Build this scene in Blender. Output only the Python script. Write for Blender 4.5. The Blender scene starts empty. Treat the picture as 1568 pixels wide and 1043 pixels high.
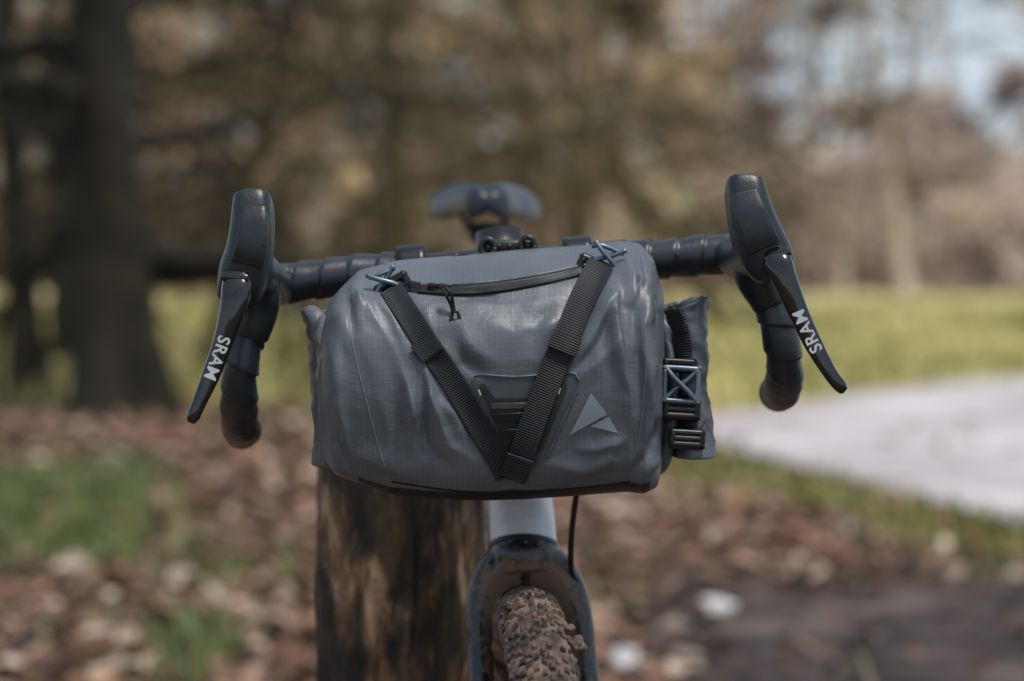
import bpy, bmesh, math, random
import numpy as np
from mathutils import Vector, Matrix, noise
from mathutils.bvhtree import BVHTree
from mathutils.geometry import tessellate_polygon

random.seed(7); rng=np.random.default_rng(7)
CAMH=0.96; F=3702.2
scene=bpy.context.scene
def W(u,v,d):
    """pixel in the camera frame (u right, v down) + depth -> world metres"""
    return Vector(((u-784)/F*d, d, CAMH-(v-400)/F*d))

# ------------------------------------------------------------------ materials
def new_mat(name):
    m=bpy.data.materials.new(name); m.use_nodes=True
    nt=m.node_tree; b=nt.nodes['Principled BSDF']
    return m,nt,b
def pbr(name,c1,c2=None,rough=0.5,metal=0.0,nscale=20,bump=0.0,bscale=80,spec=0.5,stretch=(1,1,1),coat=0.0,rvar=0.0,contrast=(0.35,0.65)):
    m,nt,b=new_mat(name)
    b.inputs['Roughness'].default_value=rough; b.inputs['Metallic'].default_value=metal
    b.inputs['Specular IOR Level'].default_value=spec; b.inputs['Coat Weight'].default_value=coat
    tc=nt.nodes.new('ShaderNodeTexCoord'); mp=nt.nodes.new('ShaderNodeMapping'); mp.inputs['Scale'].default_value=stretch
    nt.links.new(tc.outputs['Object'],mp.inputs[0])
    n=nt.nodes.new('ShaderNodeTexNoise'); n.inputs['Scale'].default_value=nscale; n.inputs['Detail'].default_value=6
    nt.links.new(mp.outputs[0],n.inputs['Vector'])
    r=nt.nodes.new('ShaderNodeValToRGB'); r.color_ramp.elements[0].position=contrast[0]; r.color_ramp.elements[1].position=contrast[1]
    r.color_ramp.elements[0].color=(*c1,1); r.color_ramp.elements[1].color=(*(c2 or c1),1)
    nt.links.new(n.outputs[0],r.inputs[0]); nt.links.new(r.outputs[0],b.inputs['Base Color'])
    if rvar>0:
        mr=nt.nodes.new('ShaderNodeMapRange'); mr.inputs[3].default_value=max(0.02,rough-rvar); mr.inputs[4].default_value=rough+rvar
        n3=nt.nodes.new('ShaderNodeTexNoise'); n3.inputs['Scale'].default_value=nscale*2.3; n3.inputs['Detail'].default_value=5
        nt.links.new(mp.outputs[0],n3.inputs['Vector'])
        nt.links.new(n3.outputs[0],mr.inputs[0]); nt.links.new(mr.outputs[0],b.inputs['Roughness'])
    if bump>0:
        n2=nt.nodes.new('ShaderNodeTexNoise'); n2.inputs['Scale'].default_value=bscale; n2.inputs['Detail'].default_value=5
        nt.links.new(mp.outputs[0],n2.inputs['Vector'])
        bp=nt.nodes.new('ShaderNodeBump'); bp.inputs['Strength'].default_value=bump; bp.inputs['Distance'].default_value=0.002
        nt.links.new(n2.outputs[0],bp.inputs['Height']); nt.links.new(bp.outputs[0],b.inputs['Normal'])
    return m
def attr_mat(name,rough=0.8,mul=1.0,spec=0.2):
    m,nt,b=new_mat(name); b.inputs['Roughness'].default_value=rough; b.inputs['Specular IOR Level'].default_value=spec
    a=nt.nodes.new('ShaderNodeAttribute'); a.attribute_name='Col'
    nt.links.new(a.outputs['Color'],b.inputs['Base Color'])
    return m

def fabric_mat(name,ca,cb,rough=0.46):
    m,nt,b=new_mat(name); N=nt.nodes; L=nt.links
    b.inputs['Roughness'].default_value=rough; b.inputs['Specular IOR Level'].default_value=0.55
    tc=N.new('ShaderNodeTexCoord'); 
    sep=N.new('ShaderNodeSeparateXYZ')
    uv=N.new('ShaderNodeUVMap'); L.new(uv.outputs[0],sep.inputs[0])
    outs=[]
    for ax in (0,1):
        mu=N.new('ShaderNodeMath'); mu.operation='MULTIPLY'; mu.inputs[1].default_value=1/0.0043; L.new(sep.outputs[ax],mu.inputs[0])
        fr=N.new('ShaderNodeMath'); fr.operation='FRACT'; L.new(mu.outputs[0],fr.inputs[0])
        s=N.new('ShaderNodeMath'); s.operation='SUBTRACT'; s.inputs[1].default_value=0.5; L.new(fr.outputs[0],s.inputs[0])
        ab=N.new('ShaderNodeMath'); ab.operation='ABSOLUTE'; L.new(s.outputs[0],ab.inputs[0])
        g=N.new('ShaderNodeMapRange'); g.interpolation_type='SMOOTHSTEP'; g.inputs[1].default_value=0.38; g.inputs[2].default_value=0.5; L.new(ab.outputs[0],g.inputs[0]); outs.append(g)
    mx=N.new('ShaderNodeMath'); mx.operation='MAXIMUM'; L.new(outs[0].outputs[0],mx.inputs[0]); L.new(outs[1].outputs[0],mx.inputs[1])
    n=N.new('ShaderNodeTexNoise'); n.inputs['Scale'].default_value=14; n.inputs['Detail'].default_value=8; L.new(tc.outputs['Object'],n.inputs['Vector'])
    r=N.new('ShaderNodeValToRGB'); r.color_ramp.elements[0].position=0.35; r.color_ramp.elements[1].position=0.68
    r.color_ramp.elements[0].color=(*ca,1); r.color_ramp.elements[1].color=(*cb,1); L.new(n.outputs[0],r.inputs[0])
    mix=N.new('ShaderNodeMix'); mix.data_type='RGBA'; mix.blend_type='MULTIPLY'
    L.new(r.outputs[0],mix.inputs[6]); mix.inputs[7].default_value=(0.66,0.67,0.69,1); 
    ms=N.new('ShaderNodeMath'); ms.operation='MULTIPLY'; ms.inputs[1].default_value=0.6; L.new(mx.outputs[0],ms.inputs[0]); L.new(ms.outputs[0],mix.inputs[0])
    L.new(mix.outputs[2],b.inputs['Base Color'])
    n2=N.new('ShaderNodeTexNoise'); n2.inputs['Scale'].default_value=900; n2.inputs['Detail'].default_value=3; L.new(tc.outputs['Object'],n2.inputs['Vector'])
    ad=N.new('ShaderNodeMath'); ad.operation='MULTIPLY_ADD'; ad.inputs[1].default_value=0.5; L.new(mx.outputs[0],ad.inputs[0]); L.new(n2.outputs[0],ad.inputs[2])
    bp=N.new('ShaderNodeBump'); bp.inputs['Strength'].default_value=0.25; bp.inputs['Distance'].default_value=0.0004
    L.new(ad.outputs[0],bp.inputs['Height']); L.new(bp.outputs[0],b.inputs['Normal'])
    n4=N.new('ShaderNodeTexNoise'); n4.inputs['Scale'].default_value=34; n4.inputs['Detail'].default_value=3; n4.inputs['Distortion'].default_value=0.8; L.new(tc.outputs['Object'],n4.inputs['Vector'])
    b2=N.new('ShaderNodeBump'); b2.inputs['Strength'].default_value=0.35; b2.inputs['Distance'].default_value=0.004; L.new(n4.outputs[0],b2.inputs['Height']); L.new(b2.outputs[0],bp.inputs['Normal'])
    return m
def webbing_mat(name,col,rough=0.6,pitch=0.0019):
    m,nt,b=new_mat(name); N=nt.nodes; L=nt.links
    b.inputs['Roughness'].default_value=rough; b.inputs['Specular IOR Level'].default_value=0.35
    uv=N.new('ShaderNodeUVMap'); sep=N.new('ShaderNodeSeparateXYZ'); L.new(uv.outputs[0],sep.inputs[0])
    mu=N.new('ShaderNodeMath'); mu.operation='MULTIPLY'; mu.inputs[1].default_value=2*math.pi/pitch; L.new(sep.outputs[1],mu.inputs[0])
    si=N.new('ShaderNodeMath'); si.operation='SINE'; L.new(mu.outputs[0],si.inputs[0])
    mr=N.new('ShaderNodeMapRange'); mr.inputs[1].default_value=-1; mr.inputs[2].default_value=1; L.new(si.outputs[0],mr.inputs[0])
    mix=N.new('ShaderNodeMix'); mix.data_type='RGBA'; L.new(mr.outputs[0],mix.inputs[0])
    mix.inputs[6].default_value=(*[c*0.35 for c in col],1); mix.inputs[7].default_value=(*col,1); L.new(mix.outputs[2],b.inputs['Base Color'])
    bp=N.new('ShaderNodeBump'); bp.inputs['Strength'].default_value=0.7; bp.inputs['Distance'].default_value=0.0007
    L.new(mr.outputs[0],bp.inputs['Height']); L.new(bp.outputs[0],b.inputs['Normal'])
    return m

M_fab=fabric_mat('bag_ripstop',(0.084,0.097,0.111),(0.118,0.133,0.149))
M_fabd=pbr('bag_patch_rubber',(0.012,0.015,0.018),(0.018,0.021,0.025),rough=0.38,bump=0.1,bscale=300)
M_base_shaded=pbr('bag_base_fabric_shaded',(0.010,0.012,0.014),(0.016,0.018,0.021),rough=0.5,bump=0.2,bscale=300)  # dark base fabric, with the underside shade also painted into its colour
M_web=webbing_mat('strap_webbing',(0.020,0.024,0.029))
M_buckle=pbr('buckle_plastic',(0.006,0.007,0.008),rough=0.32)
M_alu=pbr('hook_aluminium',(0.12,0.165,0.205),(0.20,0.25,0.29),rough=0.38,metal=0.7,nscale=40)
M_zip=pbr('zip_coated',(0.008,0.009,0.011),rough=0.5,spec=0.3)
M_logo=pbr('logo_print',(0.21,0.245,0.27),(0.26,0.295,0.32),rough=0.5)
M_seam=pbr('seam_thread',(0.19,0.21,0.23),rough=0.7)
M_rubber=pbr('hood_rubber',(0.010,0.014,0.017),(0.018,0.023,0.027),rough=0.36,bump=0.12,bscale=500,nscale=60,rvar=0.08)
M_gloss=pbr('lever_carbon',(0.004,0.004,0.005),(0.007,0.007,0.008),rough=0.12,nscale=120,coat=0.5,rvar=0.05)
M_tape=pbr('bar_tape',(0.014,0.020,0.026),(0.026,0.033,0.041),rough=0.36,bump=0.15,bscale=260,nscale=50,rvar=0.08)
M_white=pbr('white_print',(0.50,0.52,0.53),rough=0.5)
M_paint=pbr('frame_paint',(0.50,0.52,0.55),(0.68,0.71,0.74),rough=0.28,nscale=18,coat=0.4,rvar=0.08)
M_black=pbr('black_metal',(0.010,0.011,0.012),(0.017,0.018,0.019),rough=0.35,nscale=40)
M_saddle=pbr('saddle_cover',(0.012,0.018,0.026),(0.020,0.028,0.038),rough=0.36,nscale=30)
M_steel=pbr('steel',(0.4,0.4,0.42),rough=0.3,metal=1.0)
M_cable=pbr('brake_hose',(0.01,0.01,0.011),rough=0.35)
M_tyre=pbr('muddy_tyre',(0.014,0.012,0.011),(0.14,0.092,0.066),rough=0.7,nscale=60,bump=0.8,bscale=350,contrast=(0.40,0.62))
M_tyremud=pbr('tyre_mud',(0.030,0.021,0.016),(0.20,0.132,0.095),rough=0.8,nscale=45,bump=1.0,bscale=260,contrast=(0.34,0.62))
def fork_mat():
    m=pbr('fork_paint_with_mud',(0.008,0.011,0.014),(0.014,0.018,0.022),rough=0.3,nscale=30,coat=0.3)
    nt=m.node_tree; N=nt.nodes; L=nt.links; b=N['Principled BSDF']
    old=b.inputs['Base Color'].links[0].from_socket
    n=N.new('ShaderNodeTexNoise'); n.inputs['Scale'].default_value=110; n.inputs['Detail'].default_value=8; n.inputs['Roughness'].default_value=0.7
    tc=N.new('ShaderNodeTexCoord'); L.new(tc.outputs['Object'],n.inputs['Vector'])
    a=N.new('ShaderNodeAttribute'); a.attribute_name='Mud'
    ad=N.new('ShaderNodeMath'); ad.operation='MULTIPLY_ADD'; ad.inputs[1].default_value=0.42; L.new(a.outputs['Fac'],ad.inputs[0]); L.new(n.outputs[0],ad.inputs[2])
    mr=N.new('ShaderNodeMapRange'); mr.inputs[1].default_value=0.62; mr.inputs[2].default_value=0.72; L.new(ad.outputs[0],mr.inputs[0])
    mix=N.new('ShaderNodeMix'); mix.data_type='RGBA'; L.new(mr.outputs[0],mix.inputs[0]); L.new(old,mix.inputs[6]); mix.inputs[7].default_value=(0.17,0.112,0.078,1)
    L.new(mix.outputs[2],b.inputs['Base Color'])
    r2=N.new('ShaderNodeMapRange'); r2.inputs[3].default_value=0.3; r2.inputs[4].default_value=0.85; L.new(mr.outputs[0],r2.inputs[0]); L.new(r2.outputs[0],b.inputs['Roughness'])
    return m
M_fork=fork_mat()

# ------------------------------------------------------------------ mesh helpers
def empty(name,loc):
    e=bpy.data.objects.new(name,None); e.empty_display_size=0.1; e.location=loc
    scene.collection.objects.link(e); return e
def mk(name,verts,faces,mat=None,parent=None,smooth=True,uvs=None,cols=None):
    me=bpy.data.meshes.new(name)
    me.from_pydata([tuple(v) for v in verts],[],[tuple(f) for f in faces]); me.update()
    if smooth: me.polygons.foreach_set('use_smooth',[True]*len(me.polygons))
    if uvs is not None:
        ul=me.uv_layers.new(name='UVMap'); li=np.zeros(len(me.loops),dtype=np.int32); me.loops.foreach_get('vertex_index',li)
        ul.data.foreach_set('uv',np.asarray(uvs,dtype=np.float32)[li].ravel())
    if cols is not None:
        ca=me.color_attributes.new('Col','FLOAT_COLOR','POINT'); c=np.ones((len(me.vertices),4),dtype=np.float32); c[:,:3]=cols
        ca.data.foreach_set('color',c.ravel())
    if mat: me.materials.append(mat)
    o=bpy.data.objects.new(name,me); scene.collection.objects.link(o)
    if parent:
        o.parent=parent; o.matrix_parent_inverse=Matrix.Translation(parent.location).inverted()
    return o
def catmull(pts,n):
    P=[np.array(p,dtype=float) for p in pts]; P=[2*P[0]-P[1]]+P+[2*P[-1]-P[-2]]
    segs=len(P)-3; out=[]
    for k in range(n):
        t=k/(n-1)*segs; i=min(int(t),segs-1); t-=i
        a,b,c,d=P[i:i+4]
        out.append(0.5*((2*b)+(-a+c)*t+(2*a-5*b+4*c-d)*t*t+(-a+3*b-3*c+d)*t**3))
    return np.array(out)
def frames(path):
    T=np.gradient(path,axis=0); T/=np.linalg.norm(T,axis=1)[:,None]
    up=np.array([0,0,1.0]) if abs(T[0][2])<0.9 else np.array([0,1.0,0])
    n=np.cross(T[0],up); n/=np.linalg.norm(n); Ns=[n]
    for i in range(1,len(path)):
        n=Ns[-1]-T[i]*np.dot(Ns[-1],T[i]); n/=np.linalg.norm(n); Ns.append(n)
    Ns=np.array(Ns); Bs=np.cross(T,Ns); return T,Ns,Bs
def tube(name,pts,r,mat,parent=None,n=40,m=12,rfun=None,cap=True,res=True,raw=False):
    path=catmull(pts,n) if res else np.array(pts,dtype=float); n=len(path)
    T,Nn,B=frames(path); s=np.concatenate([[0],np.cumsum(np.linalg.norm(np.diff(path,axis=0),axis=1))])
    rr=np.interp(np.linspace(0,1,n),np.linspace(0,1,len(r)),r) if hasattr(r,'__len__') else np.full(n,r)
    V=[];Fc=[]
    for i in range(n):
        for j in range(m):
            a=2*math.pi*j/m; R=rr[i]+(rfun(s[i],j/m) if rfun else 0)
            V.append(path[i]+R*(math.cos(a)*Nn[i]+math.sin(a)*B[i]))
    for i in range(n-1):
        for j in range(m):
            Fc.append((i*m+j,i*m+(j+1)%m,(i+1)*m+(j+1)%m,(i+1)*m+j))
    if cap:
        V.append(path[0]); V.append(path[-1]); c0=len(V)-2
        for j in range(m):
            Fc.append((c0,(j+1)%m,j)); Fc.append((c0+1,(n-1)*m+j,(n-1)*m+(j+1)%m))
    if raw: return V,Fc
    return mk(name,V,Fc,mat,parent)
def loft(secs,n=30,m=28,e=2.4):
    """secs: (u,v,d,halfwidth_u, halfdepth_m). section axis in the XZ plane"""
    S=catmull([np.array(s,dtype=float) for s in secs],n)
    C=np.array([W(s[0],s[1],s[2]) for s in S]); T=np.gradient(C,axis=0); T/=np.linalg.norm(T,axis=1)[:,None]
    V=[];Fc=[]
    for i in range(n):
        t=T[i]; w=np.array([-t[2],0,t[0]]); w/=np.linalg.norm(w); dd=np.cross(t,w); dd/=np.linalg.norm(dd)
        hw=max(S[i][3],0.5)/F*S[i][2]; hd=max(S[i][4],0.0005)
        for j in range(m):
            a=2*math.pi*j/m; c,s_=math.cos(a),math.sin(a)
            V.append(C[i]+w*hw*math.copysign(abs(c)**(2/e),c)+dd*hd*math.copysign(abs(s_)**(2/e),s_))
    for i in range(n-1):
        for j in range(m):
            Fc.append((i*m+j,i*m+(j+1)%m,(i+1)*m+(j+1)%m,(i+1)*m+j))
    V.append(C[0]);V.append(C[-1]);c0=len(V)-2
    for j in range(m):
        Fc.append((c0,(j+1)%m,j)); Fc.append((c0+1,(n-1)*m+j,(n-1)*m+(j+1)%m))
    return V,Fc
def merge(parts):
    V=[];Fc=[]
    for v,f in parts:
        o=len(V); V+=list(v); Fc+=[tuple(i+o for i in q) for q in f]
    return V,Fc
def remesh(o,vox,smooth=6):
    md=o.modifiers.new('r','REMESH'); md.mode='VOXEL'; md.voxel_size=vox; md.use_smooth_shade=True
    if smooth:
        ms=o.modifiers.new('s','SMOOTH'); ms.iterations=smooth; ms.factor=0.5
def fix_normals(o):
    bm=bmesh.new(); bm.from_mesh(o.data); bmesh.ops.recalc_face_normals(bm,faces=bm.faces); bm.to_mesh(o.data); bm.free()
def box(c,sx,sy,sz,rot=None,bev=0.0):
    bm=bmesh.new(); bmesh.ops.create_cube(bm,size=1)
    for v in bm.verts: v.co=Vector((v.co.x*sx,v.co.y*sy,v.co.z*sz))
    if bev: bmesh.ops.bevel(bm,geom=list(bm.edges),offset=bev,segments=2,affect='EDGES',profile=0.6)
    if rot is not None: bmesh.ops.transform(bm,matrix=rot.to_4x4(),verts=bm.verts)
    bmesh.ops.translate(bm,vec=Vector(c),verts=bm.verts)
    bm.verts.index_update(); v=[x.co.copy() for x in bm.verts]; f=[tuple(q.index for q in p.verts) for p in bm.faces]; bm.free(); return v,f
def bvh_of(o,evaluated=False):
    return BVHTree.FromPolygons([v.co for v in o.data.vertices],[tuple(p.vertices) for p in o.data.polygons])
ORG=Vector((0,0,CAMH))
def surf(bvh,u,v,default=1.88):
    dr=W(u,v,1.0)-ORG; h=bvh.ray_cast(ORG,dr.normalized())
    return h[0].y if h[0] is not None else default

# ------------------------------------------------------------------ camera + light
cam=bpy.data.cameras.new('camera'); co=bpy.data.objects.new('camera',cam); scene.collection.objects.link(co)
co.location=ORG; co.rotation_euler=(math.radians(90),0,0); cam.lens=85; cam.sensor_width=36; cam.shift_y=-121.5/1568
cam.clip_start=0.05; cam.clip_end=2000; cam.dof.use_dof=True; cam.dof.focus_distance=1.88; cam.dof.aperture_fstop=3.4; cam.dof.aperture_blades=9
scene.camera=co
sd=Vector((0.28,-0.30,0.92)).normalized(); el=math.asin(sd.z); rot=math.atan2(sd.x,sd.y)
w=bpy.data.worlds.new('World'); scene.world=w; w.use_nodes=True
nt=w.node_tree; N=nt.nodes; L=nt.links
sk=N.new('ShaderNodeTexSky'); sk.sky_type='NISHITA'; sk.sun_disc=False; sk.sun_elevation=el; sk.sun_rotation=rot
sk.dust_density=2.0; sk.air_density=1.0
tc=N.new('ShaderNodeTexCoord'); sp=N.new('ShaderNodeSeparateXYZ'); L.new(tc.outputs['Generated'],sp.inputs[0])
mp=N.new('ShaderNodeMapping'); mp.inputs['Scale'].default_value=(2.5,2.5,7); L.new(tc.outputs['Generated'],mp.inputs[0])
cn=N.new('ShaderNodeTexNoise'); cn.inputs['Scale'].default_value=2.0; cn.inputs['Detail'].default_value=7; L.new(mp.outputs[0],cn.inputs['Vector'])
cm=N.new('ShaderNodeMapRange'); cm.inputs[1].default_value=0.42; cm.inputs[2].default_value=0.60; cm.inputs[3].default_value=0.15; cm.inputs[4].default_value=0.6; L.new(cn.outputs[0],cm.inputs[0])
hz=N.new('ShaderNodeMapRange'); hz.inputs[1].default_value=0.0; hz.inputs[2].default_value=0.40; hz.inputs[3].default_value=0.95; hz.inputs[4].default_value=0.0; L.new(sp.outputs[2],hz.inputs[0])
mxx=N.new('ShaderNodeMath'); mxx.operation='MAXIMUM'; L.new(cm.outputs[0],mxx.inputs[0]); L.new(hz.outputs[0],mxx.inputs[1])
cl=N.new('ShaderNodeMix'); cl.data_type='RGBA'; L.new(mxx.outputs[0],cl.inputs[0]); L.new(sk.outputs[0],cl.inputs[6]); cl.inputs[7].default_value=(5.9,6.8,7.7,1)
L.new(cl.outputs[2],N['Background'].inputs[0]); N['Background'].inputs[1].default_value=0.12
sl=bpy.data.lights.new('sun','SUN'); sl.energy=2.9; sl.angle=math.radians(12); sl.color=(1,0.95,0.88)
so=bpy.data.objects.new('sun',sl); scene.collection.objects.link(so); so.rotation_euler=(-sd).to_track_quat('-Z','Y').to_euler(); so.location=(5,-5,10)
scene.view_settings.view_transform='Standard'; scene.view_settings.look='None'; scene.view_settings.exposure=0

# ------------------------------------------------------------------ BAG
bag=empty('handlebar_bag',W(760,580,1.94))
XS=[484,495,512,540,600,700,800,900,960,988,1008,1022]
YT=[500,466,446,420,407,399,391,384,376,380,402,452]
YB=[676,712,732,744,765,773,772,764,758,760,752,708]
YTi=lambda x:np.interp(x,XS,YT); YBi=lambda x:np.interp(x,XS,YB)
sec=[(1.0,.90),(.94,.985),(.75,1.0),(.5,.97),(.27,.905),(.13,.84),(.05,.74),(0,.60),(.0,.42),(.045,.24),(.10,.11),(.20,.03),(.42,0),(.75,.0),(.93,.06),(1.0,.2),(1.0,.5),(1.0,.75)]
NU,NV=360,340
def secpt(t):
    k=t*len(sec); i=int(k)%len(sec); f=k-int(k); a,b,c,d=[np.array(q) for q in (sec[i-1],sec[i],sec[(i+1)%len(sec)],sec[(i+2)%len(sec)])]
    return 0.5*((2*b)+(-a+c)*f+(2*a-5*b+4*c-d)*f*f+(-a+3*b-3*c+d)*f**3)
raw=np.array([secpt(i/1000) for i in range(1001)]); sl_=np.concatenate([[0],np.cumsum(np.linalg.norm(np.diff(raw*[0.165,0.2],axis=0),axis=1))])
tt=np.linspace(0,sl_[-1],NV,endpoint=False); PS=np.stack([np.interp(tt,sl_,raw[:,0]),np.interp(tt,sl_,raw[:,1])],1)
us=486+(1022-486)*(0.5-0.5*np.cos(np.pi*np.linspace(0,1,NU)))*0.6+ (1022-486)*np.linspace(0,1,NU)*0.4
Vb=np.zeros((NU,NV,3)); UV=np.zeros((NU,NV,2))
D0,D1=1.862,2.028
for i,u in enumerate(us):
    t=(u-486)/(1022-486); e=min(t,1-t)
    kd=(1-max(0,(0.075-e)/0.075)**2.2*0.58)
    dm=1.955; fr=dm-(dm-D0)*kd; bk=dm+(D1-dm)*kd
    yt,yb=YTi(u),YBi(u)
    a=PS[:,0];b=PS[:,1]
    dd=fr+(bk-fr)*a
    z=(CAMH-(yb-400)/F*1.90)+((yt-yb)/F*-1.94)*b
    Vb[i,:,0]=(u-784)/F*1.90; Vb[i,:,1]=dd; Vb[i,:,2]=z
    UV[i,:,0]=(u-784)/F*1.90; UV[i,:,1]=tt
for _ in range(6):
    Vb[1:-1]=0.25*Vb[:-2]+0.5*Vb[1:-1]+0.25*Vb[2:]
def normals(V):
    du=np.gradient(V,axis=0); dv=np.roll(V,-1,1)-np.roll(V,1,1); n=np.cross(du,dv); n/=np.linalg.norm(n,axis=2)[:,:,None]+1e-12
    c=V.mean((0,1)); 
    if (n*(V-c)).sum()<0: n=-n
    return n
def proj(V): return 784+V[...,0]/V[...,1]*F, 400-(V[...,2]-CAMH)/V[...,1]*F
def seg_d(U_,V_,pl):
    best=np.full(U_.shape,1e9); par=np.zeros(U_.shape); sg=np.ones(U_.shape); tot=sum(math.dist(pl[i],pl[i+1]) for i in range(len(pl)-1)); acc=0
    for i in range(len(pl)-1):
        ax,ay=pl[i];bx,by=pl[i+1];L=math.dist(pl[i],pl[i+1])
        t=np.clip(((U_-ax)*(bx-ax)+(V_-ay)*(by-ay))/L**2,0,1); d=np.hypot(U_-ax-t*(bx-ax),V_-ay-t*(by-ay))
        cr=(bx-ax)*(V_-ay)-(by-ay)*(U_-ax)
        m=d<best; best[m]=d[m]; par[m]=((acc+t*L)/tot)[m]; sg[m]=np.tanh(cr/L/2.5)[m]; acc+=L
    return best,par,sg
STL=[(598,440),(640,505),(690,580),(735,655),(778,728)]
STR=[(921,402),(893,455),(862,530),(826,620),(786,733)]
R=[([(550,430),(572,480),(606,540),(628,610),(650,690),(690,724)],16,6.0,.5),
   ([(562,476),(590,525),(610,600),(612,735)],14,-3.6,0),
   ([(526,455),(545,500),(566,560),(588,640),(600,730)],18,1.6,-.5),
   ([(618,495),(648,556),(664,620),(690,680),(745,712)],16,5.0,.5),
   ([(628,500),(642,545),(650,620),(640,720)],11,-3.0,0),
   ([(640,640),(655,694),(705,722)],12,-3.4,0),
   ([(698,476),(715,525),(770,556),(832,545)],28,4.6,-.4),
   ([(692,500),(712,556),(752,580)],12,-2.8,0),
   ([(740,492),(790,512),(850,498),(880,465)],24,3.2,.3),
   ([(945,430),(946,490),(958,560),(964,640),(955,725)],13,6.0,.6),
   ([(925,470),(930,530),(942,600),(946,680)],13,-3.2,0),
   ([(968,440),(977,510),(978,600),(976,710)],9,-4.4,0),
   ([(984,398),(998,450),(988,500),(995,580),(1000,710)],11,4.6,-.5),
   ([(958,392),(978,440),(966,475)],9,4.6,.4),
   ([(972,388),(985,420),(975,452)],6,-4.0,0),
   ([(1000,405),(1006,450),(1000,520)],7,-4.2,0),
   ([(948,440),(918,500),(878,562)],14,4.4,.5),
   ([(958,515),(915,558),(886,577)],13,3.4,-.5),
   ([(945,480),(905,540),(880,572)],9,-3.2,0),
   ([(960,640),(930,705),(860,738)],15,3.2,.4),
   ([(498,500),(515,560),(520,640),(532,712)],13,3.0,.5),
   ([(512,490),(530,560),(538,660)],11,-2.4,0),
   ([(540,700),(600,722),(660,738)],13,2.8,-.4),
   ([(820,712),(900,722),(965,700)],15,2.6,.4),
   ([(560,426),(548,445),(560,478)],8,4.6,.4),
   ([(540,440),(536,470),(545,520)],8,-3.2,0),
   ([(640,454),(760,457),(890,440)],8,-2.2,0),
   ([(575,452),(602,484),(632,560)],10,3.2,-.5),
   ([(1005,560),(1000,640),(1012,705)],7,-3.0,0),
   ([(1014,640),(992,690),(962,738)],9,-5.0,0),
   ([(1008,700),(985,728),(975,748)],8,4.0,.5),
   ([(506,620),(512,680),(530,722)],9,-4.6,0),
   ([(700,600),(720,650),(752,694)],13,-2.2,0),
   ([(652,468),(668,520),(704,566)],14,2.8,.4),
   ([(808,545),(820,500),(852,462)],11,-2.0,0),
   ([(1010,470),(985,500),(965,560)],8,2.8,.4),
   ([(648,600),(700,640),(730,690)],10,2.4,.4),
   ([(880,690),(915,690),(960,668)],9,2.2,-.4),
   (STL,19,-3.8,0),(STR,21,-3.8,0),
   ]
nr=normals(Vb); U_,V_=proj(Vb); front=np.clip(-nr[...,1]*1.6+0.35,0,1)*1.0
disp=np.zeros(U_.shape)
def nz_field(f,o): return np.array([[noise.noise(Vector((Vb[i,j,0]*f+o,Vb[i,j,1]*f,Vb[i,j,2]*f+o*.6))) for j in range(NV)] for i in range(NU)])
wob=nz_field(18,0); wob2=nz_field(26,9); wob3=nz_field(70,3)
fine=np.array([[noise.ridged_multi_fractal(Vector((Vb[i,j,0]*15+2,Vb[i,j,1]*15,Vb[i,j,2]*11+3)),0.9,2.1,2,1.0,2.0) for j in range(NV)] for i in range(NU)])
for pl,wd,am,asy in R:
    st_=pl is STL or pl is STR
    d,p,sg=seg_d(U_+(0 if st_ else wob*8+wob3*2.5),V_+(0 if st_ else wob2*8+wob3*2.5),pl)
    end=1 if st_ else np.clip(np.minimum(p,1-p)*3.2,0,1)**0.8*np.clip(0.85+wob2*1.1,0.2,1.4)
    w2=wd*(1+asy*sg)
    sharp=np.exp(-(d/w2)**2)*0.5+np.exp(-np.sqrt(d*d+5)/(w2*0.8))*0.5 if am>0 and not st_ else np.exp(-(d/w2)**2)
    disp+=am*0.001*sharp*end*front
disp+=wob*0.0012+(fine-fine.mean())*0.0008*front
e=np.minimum((us-486),(1022-us))/536; 
endw=np.clip(e/0.03,0,1)[:,None]
Vb=Vb+nr*(disp*endw)[...,None]
def grid_faces(nu,nv,wrap=True):
    f=[]
    for i in range(nu-1):
        for j in range(nv if wrap else nv-1):
            f.append((i*nv+j,i*nv+(j+1)%nv,(i+1)*nv+(j+1)%nv,(i+1)*nv+j))
    return f
V=list(Vb.reshape(-1,3)); Fc=grid_faces(NU,NV); uvv=list(UV.reshape(-1,2))
for k,i in ((0,0),(1,NU-1)):
    V.append(Vb[i].mean(0)); uvv.append((UV[i,0,0],0)); c=len(V)-1
    for j in range(NV): Fc.append((c,i*NV+j,i*NV+(j+1)%NV))
body=mk('bag_body',V,Fc,M_fab,bag,uvs=uvv); fix_normals(body)
body.data.materials.append(M_base_shaded)
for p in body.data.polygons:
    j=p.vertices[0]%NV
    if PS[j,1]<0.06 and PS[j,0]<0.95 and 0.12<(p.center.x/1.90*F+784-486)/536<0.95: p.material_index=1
BV=bvh_of(body)

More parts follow.
